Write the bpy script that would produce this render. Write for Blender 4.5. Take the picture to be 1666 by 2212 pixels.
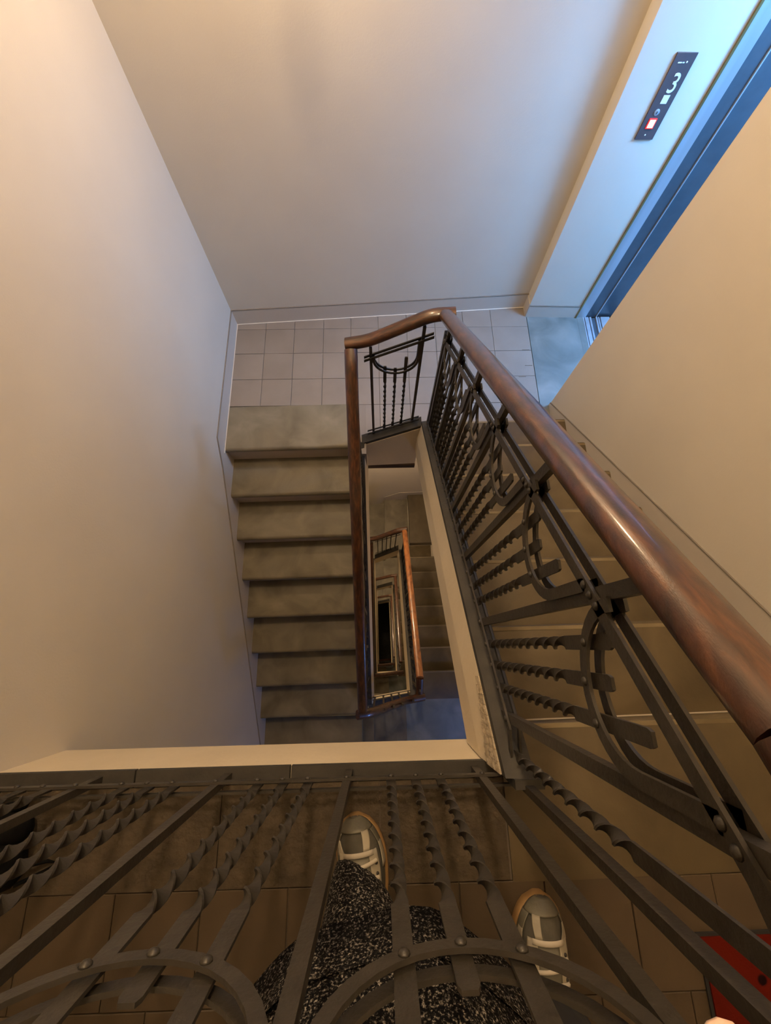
import bpy, bmesh, math, random
from math import pi, sin, cos, sqrt, atan2
from mathutils import Vector as V, Matrix
random.seed(4)
SC = bpy.context.scene
COL = SC.collection
for o in list(bpy.data.objects): bpy.data.objects.remove(o)

# ------------------------------------------------------------------ camera
cd = bpy.data.cameras.new('camera'); cam = bpy.data.objects.new('camera', cd); COL.objects.link(cam)
R3 = Matrix(((0.9996775, 0.01940127, -0.01638572), (-0.02345862, 0.95262221, -0.30325009), (0.00972597, 0.30353667, 0.95277012)))
cam.matrix_world = Matrix.Translation((0, 0, 1.205)) @ R3.to_4x4()
cd.sensor_fit = 'HORIZONTAL'; cd.sensor_width = 36.0; cd.lens = 909.98 / 1666 * 36
cd.clip_start = 0.01; cd.clip_end = 100
SC.camera = cam
# ------------------------------------------------------------------ world, colour, lights
w = bpy.data.worlds.new('world'); SC.world = w; w.use_nodes = True
w.node_tree.nodes['Background'].inputs[0].default_value = (1.0, 0.86, 0.70, 1)
w.node_tree.nodes['Background'].inputs[1].default_value = 0.02
SC.view_settings.view_transform = 'Standard'; SC.view_settings.look = 'None'
SC.view_settings.gamma = 1.0; SC.view_settings.use_curve_mapping = False
SC.view_settings.exposure = -0.34

WARM = (1.0, 0.72, 0.44); COOL = (0.20, 0.50, 1.0)
def area(name, loc, target, sx, sy, power, color):
    l = bpy.data.lights.new(name, 'AREA'); l.shape = 'RECTANGLE'; l.size = sx; l.size_y = sy
    l.energy = power; l.color = color
    o = bpy.data.objects.new(name, l); COL.objects.link(o); o.location = loc
    o.rotation_euler = (V(target) - V(loc)).to_track_quat('-Z', 'Y').to_euler(); return o
area('lift_cab_light', (2.05, 1.72, 0.86), (1.75, 1.80, -1.0), 0.5, 0.5, 112, (0.16, 0.46, 1.0))
area('window_light', (1.30, -1.0, -2.0), (0.5, -0.5, -3.3), 0.3, 0.5, 60.0, (0.12, 0.34, 1.0))

# ------------------------------------------------------------------ materials
def mat(name, rough=0.7, metal=0.0, spec=0.5):
    m = bpy.data.materials.new(name); m.use_nodes = True
    b = m.node_tree.nodes['Principled BSDF']
    b.inputs['Roughness'].default_value = rough; b.inputs['Metallic'].default_value = metal
    b.inputs['Specular IOR Level'].default_value = spec
    return m, m.node_tree.nodes, m.node_tree.links, b
def noisy(name, stops, scale=6.0, detail=6.0, rough=0.7, bump=0.0, bscale=60.0, spec=0.5, metal=0.0, stretch=(1, 1, 1), rnd=0.0, dist=0.0, coat=0.0):
    m, N, L, b = mat(name, rough, metal, spec)
    tc = N.new('ShaderNodeTexCoord'); mp = N.new('ShaderNodeMapping'); mp.inputs['Scale'].default_value = stretch
    L.new(tc.outputs['Object'], mp.inputs['Vector'])
    src = mp.outputs['Vector']
    if rnd:
        oi = N.new('ShaderNodeObjectInfo'); ad = N.new('ShaderNodeVectorMath'); ad.operation = 'ADD'
        sc = N.new('ShaderNodeMath'); sc.operation = 'MULTIPLY'; sc.inputs[1].default_value = 37.0
        L.new(oi.outputs['Random'], sc.inputs[0]); L.new(src, ad.inputs[0]); L.new(sc.outputs[0], ad.inputs[1]); src = ad.outputs[0]
    n = N.new('ShaderNodeTexNoise'); n.inputs['Scale'].default_value = scale; n.inputs['Detail'].default_value = detail
    n.inputs['Distortion'].default_value = dist
    L.new(src, n.inputs['Vector'])
    r = N.new('ShaderNodeValToRGB'); el = r.color_ramp.elements
    while len(el) < len(stops): el.new(0.5)
    for e, (p, c) in zip(el, stops): e.position = p; e.color = (*c, 1)
    L.new(n.outputs['Fac'], r.inputs['Fac'])
    out = r.outputs['Color']
    if rnd:
        hv = N.new('ShaderNodeHueSaturation'); mr = N.new('ShaderNodeMapRange')
        mr.inputs['To Min'].default_value = 1 - rnd; mr.inputs['To Max'].default_value = 1 + rnd
        L.new(oi.outputs['Random'], mr.inputs['Value']); L.new(mr.outputs[0], hv.inputs['Value']); L.new(out, hv.inputs['Color']); out = hv.outputs['Color']
    L.new(out, b.inputs['Base Color'])
    if bump:
        n2 = N.new('ShaderNodeTexNoise'); n2.inputs['Scale'].default_value = bscale; n2.inputs['Detail'].default_value = 5
        L.new(src, n2.inputs['Vector'])
        bp = N.new('ShaderNodeBump'); bp.inputs['Strength'].default_value = bump; bp.inputs['Distance'].default_value = 0.01
        L.new(n2.outputs['Fac'], bp.inputs['Height']); L.new(bp.outputs['Normal'], b.inputs['Normal'])
    if coat:
        b.inputs['Coat Weight'].default_value = coat; b.inputs['Coat Roughness'].default_value = 0.12
    return m
def plain(name, c, rough=0.6, metal=0.0, spec=0.5):
    return noisy(name, [(0.35, tuple(x * 0.88 for x in c)), (0.65, c)], 14, 4, rough, 0, 60, spec, metal)
def emit(name, c, s):
    m, N, L, b = mat(name, 0.4)
    b.inputs['Base Color'].default_value = (*c, 1); b.inputs['Emission Color'].default_value = (*c, 1); b.inputs['Emission Strength'].default_value = s
    return m
M = {}
M['wall'] = noisy('plaster', [(0.3, (0.61, 0.56, 0.475)), (0.7, (0.65, 0.60, 0.51))], 2.2, 5, 0.75, 0.05, 140)
M['band'] = noisy('dado_paint', [(0.3, (0.52, 0.47, 0.41)), (0.7, (0.56, 0.51, 0.44))], 3.0, 5, 0.45, 0.05, 120)
M['white'] = noisy('cream_paint', [(0.25, (0.60, 0.515, 0.37)), (0.7, (0.70, 0.605, 0.445))], 3.5, 6, 0.6, 0.12, 40)
M['rubble'] = noisy('broken_plaster', [(0.3, (0.40, 0.32, 0.21)), (0.7, (0.56, 0.47, 0.34))], 40, 8, 0.9, 1.0, 70)
M['dadoline'] = plain('dado_line', (0.22, 0.19, 0.155), 0.6)
M['riser'] = noisy('riser_plaster', [(0.3, (0.42, 0.35, 0.28)), (0.7, (0.50, 0.42, 0.33))], 6, 5, 0.7, 0.08, 80)
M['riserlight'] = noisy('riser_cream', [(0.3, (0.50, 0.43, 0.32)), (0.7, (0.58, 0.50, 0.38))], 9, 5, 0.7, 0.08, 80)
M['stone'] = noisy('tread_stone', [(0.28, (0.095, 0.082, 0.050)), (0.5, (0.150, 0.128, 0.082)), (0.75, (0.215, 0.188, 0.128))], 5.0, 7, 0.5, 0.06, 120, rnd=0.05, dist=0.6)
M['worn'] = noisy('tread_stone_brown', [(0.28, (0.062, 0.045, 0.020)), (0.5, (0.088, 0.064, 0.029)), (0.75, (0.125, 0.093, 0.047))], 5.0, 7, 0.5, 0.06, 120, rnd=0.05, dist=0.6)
M['wear'] = noisy('worn_stone_edge', [(0.35, (0.13, 0.098, 0.05)), (0.65, (0.24, 0.19, 0.11))], 12, 6, 0.5, 0.05, 120, stretch=(0.4, 1, 1))
M['rough'] = noisy('tooled_stone', [(0.3, (0.045, 0.032, 0.018)), (0.7, (0.085, 0.063, 0.037))], 22, 8, 0.8, 0.5, 60)
M['curb'] = noisy('curb_stone', [(0.3, (0.025, 0.023, 0.019)), (0.7, (0.044, 0.040, 0.033))], 14, 6, 0.7, 0.15, 70)
M['tile'] = noisy('cement_tile', [(0.3, (0.215, 0.18, 0.145)), (0.7, (0.255, 0.217, 0.178))], 5, 6, 0.55, 0.03, 120, rnd=0.04)
M['browntile'] = noisy('brown_cement_tile', [(0.3, (0.055, 0.037, 0.019)), (0.7, (0.078, 0.053, 0.028))], 6, 6, 0.6, 0.05, 120, rnd=0.08)
M['slab'] = noisy('lobby_concrete', [(0.3, (0.10, 0.115, 0.105)), (0.5, (0.155, 0.17, 0.155)), (0.72, (0.23, 0.24, 0.22))], 4.5, 7, 0.45, 0.06, 60, dist=0.5)
M['joint'] = plain('joint_mortar', (0.14, 0.115, 0.085), 0.9)
M['palejoint'] = plain('grey_joint', (0.185, 0.155, 0.125), 0.9)
M['iron'] = noisy('painted_iron', [(0.3, (0.028, 0.024, 0.018)), (0.7, (0.043, 0.037, 0.029))], 30, 5, 0.42, 0.12, 130, spec=0.5)
M['wood'] = noisy('varnished_wood', [(0.30, (0.014, 0.0045, 0.002)), (0.5, (0.045, 0.014, 0.005)), (0.74, (0.115, 0.040, 0.013))], 4.5, 9, 0.32, 0.10, 60, stretch=(20, 1.1, 7), dist=0.35, coat=0.55)
M['woodcross'] = noisy('varnished_wood_cross', [(0.30, (0.014, 0.0045, 0.002)), (0.5, (0.045, 0.014, 0.005)), (0.74, (0.115, 0.040, 0.013))], 4.5, 9, 0.32, 0.10, 60, stretch=(1.1, 20, 7), dist=0.35, coat=0.55)
M['oldwood'] = noisy('honey_wood', [(0.25, (0.10, 0.030, 0.008)), (0.5, (0.28, 0.10, 0.028)), (0.75, (0.42, 0.17, 0.05))], 7, 8, 0.34, 0.06, 60, stretch=(5, 1.2, 2), dist=0.8, coat=0.5)
M['darkstrip'] = plain('dark_brown_strip', (0.035, 0.020, 0.014), 0.8)
M['steel'] = noisy('brushed_steel', [(0.3, (0.42, 0.44, 0.46)), (0.7, (0.55, 0.57, 0.60))], 20, 4, 0.38, 0.05, 200, metal=0.6, stretch=(1, 1, 0.05))
M['darksteel'] = plain('dark_steel', (0.10, 0.12, 0.14), 0.4, 0.5)
M['panel'] = plain('panel_steel', (0.13, 0.10, 0.105), 0.4, 0.4)
M['whitemark'] = plain('white_marking', (0.85, 0.90, 0.90), 0.4)
M['keymetal'] = plain('key_metal', (0.42, 0.45, 0.48), 0.3, 0.5)
M['redglow'] = emit('lit_red_button', (1.0, 0.42, 0.30), 2.6)
M['redrim'] = emit('red_button_rim', (1.0, 0.03, 0.03), 0.9)
M['globe'] = emit('lamp_glass', WARM, 290.0)
M['globelow'] = emit('lamp_glass_low', WARM, 480.0)
M['fillglobe'] = emit('fill_globe_glass', WARM, 385.0)  # glow of the added fill globe over the well
M['brass'] = plain('lamp_brass', (0.35, 0.25, 0.10), 0.35, 0.8)
M['suede'] = noisy('grey_suede', [(0.3, (0.06, 0.056, 0.042)), (0.7, (0.09, 0.083, 0.064))], 40, 5, 0.9, 0.1, 200)
M['leather'] = noisy('cream_leather', [(0.3, (0.28, 0.25, 0.185)), (0.7, (0.36, 0.32, 0.24))], 20, 5, 0.55, 0.1, 120)
M['toe'] = noisy('taupe_toe_leather', [(0.3, (0.10, 0.092, 0.064)), (0.7, (0.14, 0.13, 0.095))], 18, 5, 0.5, 0.1, 120)
M['lace'] = plain('pale_lace', (0.50, 0.45, 0.36), 0.8)
M['sole'] = noisy('yellowed_sole', [(0.3, (0.24, 0.135, 0.045)), (0.7, (0.33, 0.20, 0.08))], 12, 5, 0.6)
M['eyelet'] = plain('dark_eyelet', (0.03, 0.025, 0.02), 0.5)
M['skin'] = noisy('skin', [(0.3, (0.62, 0.36, 0.25)), (0.7, (0.70, 0.43, 0.31))], 8, 4, 0.5)
M['nail'] = plain('fingernail', (0.72, 0.50, 0.38), 0.3)
M['hair'] = noisy('brown_hair', [(0.3, (0.03, 0.018, 0.01)), (0.7, (0.07, 0.04, 0.02))], 30, 6, 0.5, 0.3, 80, stretch=(1, 1, 0.2))
M['trouser'] = plain('black_trousers', (0.018, 0.017, 0.018), 0.9)
M['bag'] = noisy('black_leather', [(0.3, (0.0025, 0.0025, 0.0025)), (0.7, (0.005, 0.005, 0.005))], 30, 5, 0.75, 0.1, 120, spec=0.1)
M['buckle'] = plain('bright_buckle', (0.6, 0.58, 0.52), 0.3, 0.9)
M['phone'] = plain('black_phone', (0.01, 0.01, 0.012), 0.3)
M['door'] = noisy('dark_door_wood', [(0.3, (0.07, 0.03, 0.012)), (0.7, (0.13, 0.06, 0.025))], 6, 6, 0.45, 0.05, 80, stretch=(4, 4, 0.5))
# tweed: black ground with fine pale flecks
m, N, L, b = mat('tweed', 0.95, 0, 0.1)
tc = N.new('ShaderNodeTexCoord'); n = N.new('ShaderNodeTexNoise'); n.inputs['Scale'].default_value = 230; n.inputs['Detail'].default_value = 3; n.inputs['Roughness'].default_value = 0.7
L.new(tc.outputs['Object'], n.inputs['Vector'])
r = N.new('ShaderNodeValToRGB'); e = r.color_ramp.elements
e[0].position = 0.49; e[0].color = (0.006, 0.006, 0.007, 1); e[1].position = 0.68; e[1].color = (0.46, 0.42, 0.36, 1)
k = e.new(0.56); k.color = (0.05, 0.045, 0.04, 1)
L.new(n.outputs['Fac'], r.inputs['Fac']); L.new(r.outputs['Color'], b.inputs['Base Color'])
bp = N.new('ShaderNodeBump'); bp.inputs['Strength'].default_value = 0.7; bp.inputs['Distance'].default_value = 0.006
L.new(n.outputs['Fac'], bp.inputs['Height']); L.new(bp.outputs['Normal'], b.inputs['Normal']); M['tweed'] = m
# red mat: red pile with dark marks
m, N, L, b = mat('mat_pile', 1.0, 0, 0.05)
tc = N.new('ShaderNodeTexCoord'); v = N.new('ShaderNodeTexVoronoi'); v.inputs['Scale'].default_value = 20; L.new(tc.outputs['Object'], v.inputs['Vector'])
r = N.new('ShaderNodeValToRGB'); e = r.color_ramp.elements; e[0].position = 0.16; e[0].color = (0.012, 0.004, 0.004, 1); e[1].position = 0.24; e[1].color = (0.10, 0.009, 0.0045, 1)
L.new(v.outputs['Distance'], r.inputs['Fac']); L.new(r.outputs['Color'], b.inputs['Base Color'])
n = N.new('ShaderNodeTexNoise'); n.inputs['Scale'].default_value = 220; L.new(tc.outputs['Object'], n.inputs['Vector'])
bp = N.new('ShaderNodeBump'); bp.inputs['Strength'].default_value = 0.8; L.new(n.outputs['Fac'], bp.inputs['Height']); L.new(bp.outputs['Normal'], b.inputs['Normal']); M['matpile'] = m

# ------------------------------------------------------------------ mesh helpers
class MB:
    def __init__(s): s.v = []; s.f = []
    def add(s, vs, fs):
        n = len(s.v); s.v += [tuple(x) for x in vs]; s.f += [tuple(i + n for i in f) for f in fs]
    def box(s, x0, x1, y0, y1, z0, z1):
        s.add([(x0, y0, z0), (x1, y0, z0), (x1, y1, z0), (x0, y1, z0), (x0, y0, z1), (x1, y0, z1), (x1, y1, z1), (x0, y1, z1)],
              [(0, 3, 2, 1), (4, 5, 6, 7), (0, 1, 5, 4), (1, 2, 6, 5), (2, 3, 7, 6), (3, 0, 4, 7)]); return s
    def prism(s, A, B):                       # two matching polygons
        n = len(A); s.add(list(A) + list(B), [tuple(range(n))[::-1], tuple(range(n, 2 * n))] + [(i, (i + 1) % n, n + (i + 1) % n, n + i) for i in range(n)]); return s
    def loft(s, rings, cap=True, closed=True):
        n = len(rings[0]); vs = [p for r in rings for p in r]; fs = []
        for j in range(len(rings) - 1):
            for i in range(n if closed else n - 1):
                a = j * n + i; b_ = j * n + (i + 1) % n; fs.append((a, b_, b_ + n, a + n))
        if cap: fs += [tuple(range(n))[::-1], tuple(range((len(rings) - 1) * n, len(rings) * n))]
        s.add(vs, fs); return s
    def tube(s, pts, r, n=8, cap=True):
        pts = [V(p) for p in pts]; rings = []
        for i, p in enumerate(pts):
            t = (pts[min(i + 1, len(pts) - 1)] - pts[max(i - 1, 0)]).normalized()
            a = t.cross(V((0, 0, 1)));
            if a.length < 1e-3: a = t.cross(V((0, 1, 0)))
            a.normalize(); c = t.cross(a); rr = r[i] if isinstance(r, (list, tuple)) else r
            rings.append([p + a * rr * cos(2 * pi * k / n) + c * rr * sin(2 * pi * k / n) for k in range(n)])
        return s.loft(rings, cap)
    def mesh(s, name, material, smooth=False):
        me = bpy.data.meshes.new(name); me.from_pydata(s.v, [], s.f); me.materials.append(M[material])
        bm = bmesh.new(); bm.from_mesh(me); bmesh.ops.recalc_face_normals(bm, faces=bm.faces)
        bm.to_mesh(me); bm.free()
        if smooth: me.polygons.foreach_set('use_smooth', [True] * len(me.polygons))
        return me
    def build(s, name, material, parent=None, smooth=False, auto=None, kind=None):
        me = s.mesh(name, material, smooth or auto is not None)
        if auto is not None: me.set_sharp_from_angle(angle=math.radians(auto))
        return link(name, me, parent, kind)
def link(name, me, parent=None, kind=None):
    o = bpy.data.objects.new(name, me); COL.objects.link(o)
    if parent is not None: o.parent = parent
    if kind: o['kind'] = kind
    return o
def put(name, me, parent, loc, rz=0.0):
    o = link(name, me, parent); o.location = V(loc) - parent.location; o.rotation_euler = (0, 0, rz); return o
def tag(o, label, cat, group=None):
    o['label'] = label; o['category'] = cat
    if group: o['group'] = group
    return o
def thing(name, label, cat, loc=(0, 0, 0), group=None):
    o = bpy.data.objects.new(name, None); COL.objects.link(o); o.location = loc; o.empty_display_size = 0.05
    return tag(o, label, cat, group)
def struct(mb, name, material, auto=None):
    return mb.build(name, material, None, auto=auto, kind='structure')
def rel(o, parent):                          # keep world placement under a parent with an offset
    o.parent = parent; o.location = o.location - parent.location; return o
def B(x0, x1, y0, y1, z0, z1): return MB().box(x0, x1, y0, y1, z0, z1)

def blob(c, rx, ry, rz, n=16, m=9, flat_bottom=None, pw=0.7):
    rings = []
    for j in range(m):
        a = -pi / 2 + pi * (j + 0.15) / (m - 1 + 0.3); ring = []
        for k in range(n):
            t = 2 * pi * k / n; ca, sa = cos(t), sin(t)
            ring.append((c[0] + rx * cos(a) * math.copysign(abs(ca) ** pw, ca), c[1] + ry * cos(a) * math.copysign(abs(sa) ** pw, sa), max(c[2] + rz * sin(a), flat_bottom if flat_bottom is not None else -1e9)))
        rings.append(ring)
    return MB().loft(rings)
# ------------------------------------------------------------------ constants of the stair
RS = 0.18; TR = 0.25
YR, YL = -0.192, 1.224
XL, XW0, XW1, XR = -0.985, -0.07, 0.262, 1.16
ZM = -1.26; ZN = -2.70; PER = 3.42
BOT = -15.2; TOP = 3.05; YS = -2.1

# ------------------------------------------------------------------ room shell
struct(B(XL - 0.25, XL, YS - 0.2, 2.9, BOT, TOP), 'wall_left', 'wall')
mb = MB()
P1, P2 = (XL - 0.24, 2.20), (1.09, 2.339)
mb.prism([(P1[0], P1[1], -1.75), (P2[0], P2[1], -1.75), (P2[0], 2.9, -1.75), (P1[0], 2.9, -1.75)], [(P1[0], P1[1], TOP), (P2[0], P2[1], TOP), (P2[0], 2.9, TOP), (P1[0], 2.9, TOP)])
mb.prism([(P1[0], 2.10, BOT), (P2[0], 2.16, BOT), (P2[0], 2.9, BOT), (P1[0], 2.9, BOT)], [(P1[0], 2.10, -1.751), (P2[0], 2.16, -1.751), (P2[0], 2.9, -1.751), (P1[0], 2.9, -1.751)])
struct(mb, 'wall_back', 'wall')
mb = MB(); mb.prism([(1.088, 2.251, -1.75), (1.452, 2.238, -1.75), (1.452, 2.9, -1.75), (1.088, 2.9, -1.75)], [(1.088, 2.251, TOP), (1.452, 2.238, TOP), (1.452, 2.9, TOP), (1.088, 2.9, TOP)])
struct(mb, 'wall_lift', 'wall')
mb = B(XR, XR + 0.30, YS - 0.2, 1.517, BOT, TOP); struct(mb, 'wall_right', 'wall')
struct(B(XR + 0.001, XR + 0.30, 1.517, 2.9, BOT, ZM - 0.22), 'wall_right', 'wall')
struct(B(XL - 0.25, XR + 0.3, YS - 0.2, YS, BOT, TOP), 'wall_front', 'wall')
struct(B(XL - 0.25, 3.3, YS - 0.2, 3.0, TOP, TOP + 0.15), 'ceiling', 'wall')
# lobby walls of the lift side (out of view behind the right wall)
struct(B(1.46, 1.66, 0.9, 1.40, ZM - 0.2, TOP), 'wall_lobby', 'wall')
struct(B(1.46, 1.66, 1.40, 2.24, 0.95, TOP), 'wall_lobby', 'wall')

# upper landing: slab, stone edge, tiles
struct(B(XL, XR, YS, -0.285, -0.275, -0.014), 'floor', 'white')
fl = struct(B(XL, XR, YS, -0.32, -0.016, -0.006), 'floor', 'joint')
for x0, x1 in ((XL, -0.62), (-0.616, -0.235), (-0.231, 0.276)):
    B(x0, x1, -0.318, -0.281, -0.014, 0.002).build('curb_stone', 'curb', fl)
for x0, x1 in ((XL, -0.40), (-0.398, -0.012), (-0.010, 0.294)):
    B(x0, x1, -0.531, -0.320, -0.010, 0.0).build('stone_slab', 'rough', fl)
B(0.276, 0.296, -0.318, -0.281, -0.014, 0.0).build('curb_stone', 'rough', fl)
tile_cache = {}
def tile(parent, x0, x1, y0, y1, z, material, gap=0.0009, th=0.012):
    key = (round(x1 - x0, 3), round(y1 - y0, 3), material)
    if key not in tile_cache:
        hx, hy = (x1 - x0) / 2 - gap, (y1 - y0) / 2 - gap; c = 0.0016
        mb = MB(); mb.loft([[(sx * hx, sy * hy, -th) for sx, sy in ((-1, -1), (1, -1), (1, 1), (-1, 1))],
                            [(sx * hx, sy * hy, -c) for sx, sy in ((-1, -1), (1, -1), (1, 1), (-1, 1))],
                            [(sx * (hx - c), sy * (hy - c), 0) for sx, sy in ((-1, -1), (1, -1), (1, 1), (-1, 1))]])
        tile_cache[key] = mb.mesh('floor_tile', material)
    o = link('floor_tile', tile_cache[key], parent); o.location = (( x0 + x1) / 2, (y0 + y1) / 2, z + random.uniform(-0.0008, 0.0004)); return o
ys = [-0.533 - 0.212 * i for i in range(8)]
for j in range(7):
    xs = [XL + 0.002] + [(-0.928 if j % 2 else -0.828) + 0.2 * i + 0.1 * 0 for i in range(12)]
    xs = [x for x in xs if x < XR - 0.03] + [XR - 0.002]
    for a, b_ in zip(xs[:-1], xs[1:]):
        if b_ - a > 0.03: tile(fl, a, b_, max(ys[j + 1], YS), ys[j], 0.0, 'browntile')

# mid landing with cement tiles, its stone lobby strip
fm = struct(MB().prism([(XL, 1.30, ZM - 0.2), (XR + 0.3, 1.30, ZM - 0.2), (XR + 0.3, 2.40, ZM - 0.2), (XL, 2.40, ZM - 0.2)],
                       [(XL, 1.30, ZM - 0.011), (XR + 0.3, 1.30, ZM - 0.011), (XR + 0.3, 2.40, ZM - 0.011), (XL, 2.40, ZM - 0.011)]), 'floor', 'palejoint')
cols = [XL + 0.004, -0.775, -0.572, -0.366, -0.172, 0.022, 0.225, 0.428, 0.632, 0.836, 1.096]
rows = [1.541, 1.748, 1.957, 2.162, 2.33]
for i in range(len(cols) - 1):
    for j in range(4):
        yb = 2.212 + (cols[i] + 1.0) * 0.0605
        tile(fm, cols[i], cols[i + 1], rows[j], min(rows[j + 1], yb), ZM, 'tile')
    if cols[i] > -0.18 : tile(fm, max(cols[i], -0.075), cols[i + 1], 1.316, 1.541, ZM, 'tile')
B(1.099, 1.462, 1.30, 2.245, ZM - 0.010, ZM - 0.001).build('stone_slab', 'slab', fm)
# crumbs and drill marks along the joint
for (x, y) in ((1.03, 1.96), (1.035, 1.83), (0.98, 1.74)):
    B(x, x + 0.05, y - 0.0015, y + 0.0015, ZM - 0.001, ZM + 0.0015).build('floor_crack', 'joint', fm)

# painted skirting bands
def band(name, poly, n, th, z=None):
    A = [V(p) for p in poly]; d = V(n) * th
    return struct(MB().prism(A, [p + d for p in A]), name, 'band')
band('baseboard_left', [(XL, -1.0, -3.1), (XL, -1.0, -2.775), (XL, 1.101, -1.262), (XL, 1.244, -1.130), (XL, 2.215, -1.136), (XL, 2.215, -1.30), (XL, 1.0, -1.62)], (1, 0, 0), 0.005)
band('baseboard_right', [(XR, -2.0, 0.10), (XR, -0.28, 0.13), (XR, -0.19, 0.13), (XR, 1.517, -1.236), (XR, 1.517, -1.5), (XR, -0.6, -0.1), (XR, -2.0, -0.02)], (-1, 0, 0), 0.005)
dn = V((P2[1] - P1[1], -(P2[0] - P1[0]), 0)).normalized()
def onN(x): return P1[1] + (P2[1] - P1[1]) * (x - P1[0]) / (P2[0] - P1[0])
band('baseboard_back', [(XL, onN(XL), ZM - 0.02), (1.088, onN(1.088), ZM - 0.02), (1.088, onN(1.088), ZM + 0.115), (XL, onN(XL), ZM + 0.125)], dn, 0.006)
band('baseboard_lift', [(1.088, 2.251, ZM - 0.02), (1.452, 2.238, ZM - 0.02), (1.452, 2.238, ZM + 0.10), (1.088, 2.251, ZM + 0.10)], (0, -1, 0), 0.005)
band('baseboard_return', [(1.088, 2.25, ZM - 0.02), (1.088, 2.34, ZM - 0.02), (1.088, 2.34, ZM + 0.11), (1.088, 2.25, ZM + 0.11)], (-1, 0, 0), 0.005)
def line(name, pts, n, material='dadoline', w=0.005, th=0.007):
    mb = MB(); d = V(n) * th
    for a, b_ in zip(pts[:-1], pts[1:]):
        a, b_ = V(a), V(b_); mb.prism([a, b_, b_ + V((0, 0, w)), a + V((0, 0, w))], [a + d, b_ + d, b_ + d + V((0, 0, w)), a + d + V((0, 0, w))])
    return struct(mb, name, material)
line('trim_1', [(XL, -1.0, -2.775), (XL, 1.101, -1.262), (XL, 1.244, -1.130), (XL, 2.215, -1.136)], (1, 0, 0))
line('trim_3', [(XR, -0.28, 0.13), (XR, -0.19, 0.13), (XR, 1.517, -1.236)], (-1, 0, 0))
line('trim_4', [(XL, onN(XL), ZM + 0.125), (1.088, onN(1.088), ZM + 0.115)], dn)
line('trim_5', [(1.088, 2.251, ZM + 0.10), (1.445, 2.238, ZM + 0.10)], (0, -1, 0))
line('trim_6', [(XL, onN(XL), ZM - 0.004), (1.088, onN(1.088), ZM - 0.004)], dn, 'wall', 0.007, 0.012)
line('trim_7', [(XL, 1.20, ZM - 0.004), (XL, 2.215, ZM - 0.004)], (1, 0, 0), 'wall', 0.006, 0.009)

# ------------------------------------------------------------------ stair flights
def tread_mesh(x0, x1, y_back, y_nose, z, dirn, material, skew=0.0):
    """slab with a rounded nose at y_nose; dirn = +1 when the nose faces +y"""
    th = 0.042; prof = [(y_back, z - th), (y_back, z)]
    for k in range(6):
        a = pi / 2 - pi * k / 5
        prof.append((y_nose - dirn * (0.021 - 0.021 * cos(a)), z - 0.021 + 0.021 * sin(a)))
    xm = (x0 + x1) / 2
    mb = MB().prism([(x0, y + skew * (x0 - xm), zz) for y, zz in prof], [(x1, y + skew * (x1 - xm), zz) for y, zz in prof])
    return mb
def flight(fl_, x0, x1, y0, z0, n, dirn, tr, material, rmat, first_back, skew=0.0, light_first=False):
    """n risers; nosing k at y0+dirn*tr*k, z0-RS*k; tread 0 belongs to the landing"""
    for k in range(n):
        y = y0 + dirn * tr * k; z = z0 - RS * k
        back = first_back if k == 0 else y - dirn * (tr + 0.035)
        tread_mesh(x0, x1, back, y, z, dirn, material, skew).build('tread', material, fl_, auto=40)
        if dirn > 0:
            B(x0, x1, y - 0.020, y - 0.009, z - 0.010, z + 0.0006).build('worn_edge', 'wear', fl_)
        ya, yb = sorted((y - dirn * 0.035, y - dirn * 0.022))
        xm = (x0 + x1) / 2
        rz = [(x0, ya), (x1, ya), (x1, yb), (x0, yb)]
        rz = [(px, py + skew * (px - xm)) for px, py in rz]
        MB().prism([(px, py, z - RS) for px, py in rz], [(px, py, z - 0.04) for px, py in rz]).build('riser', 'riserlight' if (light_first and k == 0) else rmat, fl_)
def stringer(fl_, pts_top, depth, x_face, side, cham=0.16, lean=0.014, thick=0.08, curb=True, mat_='white'):
    """wall string: face at x_face looking towards -side; pts_top = [(y,z)...] top line; curb on top"""
    low = [(y, z - depth) for y, z in pts_top]; mid = [(y, z - cham) for y, z in pts_top]
    n = len(pts_top)
    mb = MB()
    def strip(a, xa, b_, xb):
        mb.add([(xa, y, z) for y, z in a] + [(xb, y, z) for y, z in b_], [(i, i + 1, n + i + 1, n + i) for i in range(n - 1)])
    xo = x_face + side * lean; xb = x_face + side * thick
    rings = [[(x_face, y, z) for y, z in low], [(x_face, y, z) for y, z in mid], [(xo, y, z) for y, z in pts_top], [(xb, y, z) for y, z in pts_top], [(xb, y, z) for y, z in low]]
    mb.loft([[r[i] for r in rings] for i in range(n)], cap=True)
    mb.build('stringer', mat_, fl_)
    if curb:
        c0, c1 = xo, xo + side * 0.062
        MB().loft([[(c0, y, z + 0.001), (c0, y, z + 0.030), (c1, y, z + 0.044), (c1, y, z + 0.001)] for y, z in pts_top]).build('curb', 'curb', fl_)
def crossing(fl_, y, dirn, xa, za, xb, zb, ztop_bottom, thick=0.06, curb=True, mat_='white'):
    """face across the well end: top edge from (xa,za) to (xb,zb), bottom at given heights; face looks to -dirn"""
    yb = y + dirn * thick
    A = [(xa, y, ztop_bottom[0]), (xb, y, ztop_bottom[1]), (xb, y, zb), (xa, y, za)]
    MB().prism(A, [(p[0], yb, p[2]) for p in A]).build('well_fascia', mat_, fl_)
    if curb:
        A = [(xa, y + dirn * 0.003, za), (xb, y + dirn * 0.003, zb), (xb, y + dirn * 0.003, zb + 0.03), (xa, y + dirn * 0.003, za + 0.03)]
        MB().prism(A, [(p[0], y + dirn * (thick + 0.004), p[2]) for p in A]).build('curb', 'curb', fl_)

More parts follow.
